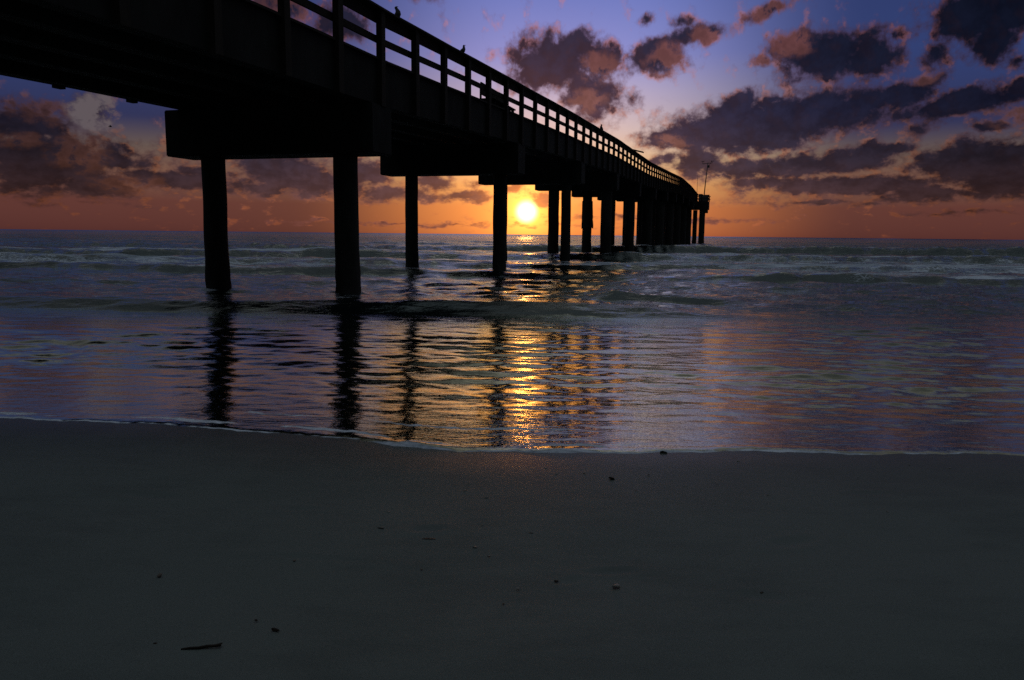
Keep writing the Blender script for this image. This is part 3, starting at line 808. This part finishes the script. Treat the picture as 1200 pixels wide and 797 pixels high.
# ------------------------------------------------------------------ things washed up on the sand
def gz(x, y): return float(sand_z(np.array([x]), np.array([y]))[0])
def lump(bm, c, r, seed, flat=.5):
    rr = random.Random(seed)
    g = bmesh.ops.create_icosphere(bm, subdivisions=3, radius=1.0)
    ph = [Vector((rr.uniform(-1, 1), rr.uniform(-1, 1), rr.uniform(-1, 1))).normalized() for _ in range(6)]
    for v in g['verts']:
        e = 1 + sum(.10 * math.sin(3.1 * v.co.dot(p) + i) for i, p in enumerate(ph))
        v.co = Vector((v.co.x * r[0] * e, v.co.y * r[1] * e, v.co.z * r[2] * e)) + Vector(c)

def place(name, x, y, build, mat, label, cat, group=None, rz=0.0, smooth=True):
    bm = bmesh.new(); build(bm)
    o = obj(name, bm, mat, None, smooth)
    o.location = (x, y, gz(x, y)); o.rotation_euler = (0, 0, rz)
    return tag(o, label, cat, group)

def twig_build(k):
    def b(bm):
        add_tube(bm, [Vector(p) * k for p in ((-.085, -.012, .006), (-.05, -.006, .008), (-.01, 0, .007), (.03, .012, .009), (.062, .014, .010), (.088, .022, .011))], [.004 * k, .0058 * k, .0068 * k, .0068 * k, .0066 * k, .0085 * k], 9)
        add_tube(bm, [Vector(p) * k for p in ((.08, .02, .011), (.09, .034, .013))], [.005 * k, .003 * k], 7)
        add_tube(bm, [Vector(p) * k for p in ((.02, .009, .008), (.035, .0, .006))], [.003 * k, .0018 * k], 6)
    return b
place('driftwood_twig', -0.864, 2.013, twig_build(.60), M_TWIG, 'dark knobbly driftwood twig lying on the sand at lower left', 'twig')

def chip_build(a, b_, h, seed):
    def b(bm):
        lump(bm, (0, 0, h * .35), (a, b_, h), seed)
    return b
def shell_build(k):
    def b(bm):                                              # ribbed cockle half, hollow side down
        n, m = 18, 7
        rows = []
        for i in range(m + 1):
            f = i / m
            row = []
            for j in range(n + 1):
                a = math.pi * (j / n) * .94 + .03 * math.pi
                rr = f * (1 + .05 * math.sin(j * math.pi))
                rib = .035 * (1 if j % 2 else -1) * f
                row.append(bm.verts.new(Vector((rr * math.cos(a) * .95, rr * math.sin(a) * 1.1 - .5, .55 * math.sqrt(max(0, 1 - (1.05 * f - .35) ** 2)) * (1 - .75 * f ** 3) + rib)) * k))
            rows.append(row)
        for A, B in zip(rows, rows[1:]):
            for j in range(n): 
                try: bm.faces.new((A[j], A[j + 1], B[j + 1], B[j]))
                except ValueError: pass
        bmesh.ops.remove_doubles(bm, verts=bm.verts, dist=1e-5)
        bmesh.ops.solidify(bm, geom=bm.faces[:], thickness=k * .06)
    return b
def frag_build(k, seed):
    def b(bm):
        rr = random.Random(seed)
        n = 7
        top = [bm.verts.new(Vector((math.cos(6.283 * i / n) * k * rr.uniform(.6, 1.3), math.sin(6.283 * i / n) * k * rr.uniform(.4, .8), k * .35 + rr.uniform(0, .25) * k))) for i in range(n)]
        bot = [bm.verts.new(v.co * .92 - Vector((0, 0, k * .4))) for v in top]
        bm.faces.new(top); bm.faces.new(bot[::-1])
        for i in range(n): bm.faces.new((top[i], bot[i], bot[(i + 1) % n], top[(i + 1) % n]))
    return b
DEBRIS = [
    ('bark', -0.691, 2.135, (0.0132, 0.0053, 0.004), 'slim dark bark chip just up the sand from the driftwood twig', 'bark chip'),
    ('pebble', -1.2, 2.497, (0.0086, 0.0073, 0.0053), 'two-tone brown pebble alone on the sand at left', 'pebble'),
    ('shell', 0.029, 2.446, 0.0081, 'single pale cockle shell catching the light in mid sand', 'shell'),
    ('weed', -0.318, 2.892, (0.0264, 0.0092, 0.004), 'flat dark scrap of seaweed in a shallow scuff of sand', 'seaweed'),
    ('weed', 0.514, 3.766, (0.0145, 0.0106, 0.0073), 'dark wet seaweed clump between the pale shell flecks near the water', 'seaweed'),
    ('weed', 0.882, 4.295, (0.0172, 0.0106, 0.0106), 'dark lump of seaweed right on the waterline', 'seaweed'),
    ('weed', -0.531, 2.997, (0.0172, 0.0066, 0.0046), 'small forked dark seaweed bit left of the flat scrap', 'seaweed'),
    ('pebble', -0.314, 2.599, (0.004, 0.0033, 0.0026), 'tiny dark pebble below the flat seaweed scrap', 'pebble'),
    ('bark', 0.084, 2.964, (0.0112, 0.0059, 0.004), 'small dark bark flake above the pale cockle shell', 'bark chip'),
    ('bark', -0.116, 3.046, (0.0086, 0.0046, 0.0026), 'tiny bark flake between the seaweed scrap and the shell flecks', 'bark chip'),
    ('bark', -0.768, 2.191, (0.0066, 0.0033, 0.002), 'tiny bark crumb beside the slim bark chip', 'bark chip'),
    ('bark', -1.001, 2.036, (0.0066, 0.0046, 0.0026), 'small bark crumb left of the driftwood twig', 'bark chip'),
    ('pebble', -0.782, 2.654, (0.0053, 0.004, 0.0033), 'small dark pebble alone between twig and seaweed', 'pebble'),
    ('pebble', -0.019, 2.329, (0.004, 0.0026, 0.0026), 'tiny dark pebble just below the pale cockle shell', 'pebble'),
    ('frag', -0.132, 2.809, 0.0105, 'flat pale shell piece lying right of the dark seaweed scrap', 'shell'),
    ('frag', -0.077, 2.726, 0.0056, 'small pale shell chip just below the flat pale piece', 'shell'),
    ('frag', 0.362, 2.468, 0.0161, 'wide flat bluish shell piece on the right of the mid sand', 'shell'),
    ('weed', -0.111, 3.423, (0.0106, 0.004, 0.0026), 'thin dark seaweed strand among the pale flecks', 'seaweed'),
    ('weed', 0.162, 2.512, (0.0086, 0.0053, 0.0026), 'small dark seaweed crumb right of the pale cockle shell', 'seaweed'),
    ('weed', 0.845, 2.43, (0.0079, 0.0066, 0.0026), 'dark seaweed crumb alone on the right-hand sand', 'seaweed'),
]
FLECKS = [(-0.097, 3.934), (0.236, 3.835), (0.384, 3.856), (0.037, 3.72), (0.359, 3.587), (0.114, 3.407), (0.204, 3.397), (0.282, 3.387), (0.397, 3.366), (0.478, 3.393), (0.541, 3.37), (0.35, 3.492), (0.188, 3.947), (-0.176, 3.998), (0.007, 3.89), (0.715, 3.849), (2.375, 4.025), (2.19, 4.087), (1.258, 4.12), (1.031, 3.706), (1.224, 3.516), (-1.325, 3.866), (-1.418, 3.943), (1.787, 3.823), (-0.531, 3.209), (-0.217, 3.537), (0.606, 3.58), (0.788, 3.376), (1.207, 2.861), (1.678, 3.282)]

for i, (k, x, y, sz, lab, cat) in enumerate(DEBRIS):
    rz = random.uniform(-.5, .5)
    if k == 'bark': place('bark_chip', x, y, chip_build(*sz, i + 3), M_TWIG, lab, cat, None, -.35 + rz * .3)
    elif k == 'pebble': place('pebble', x, y, chip_build(*sz, i + 20), M_PEB, lab, cat, None, rz)
    elif k == 'weed': place('seaweed_scrap', x, y, chip_build(*sz, i + 40), M_WEED, lab, cat, None, rz)
    elif k == 'shell': place('cockle_shell', x, y, shell_build(sz), M_SHELL, lab, cat, None, rz)
    else: place('shell_piece', x, y, frag_build(sz, i), M_SHELL, lab, cat, None, rz)
for i, (x, y) in enumerate(FLECKS):
    place('shell_fleck', x, y, frag_build(random.uniform(.004, .008), 100 + i), M_SHELL, 'tiny pale shell fleck scattered on the wet sand near the waterline', 'shell', 'shell flecks on the wet sand', random.uniform(-.4, .4))
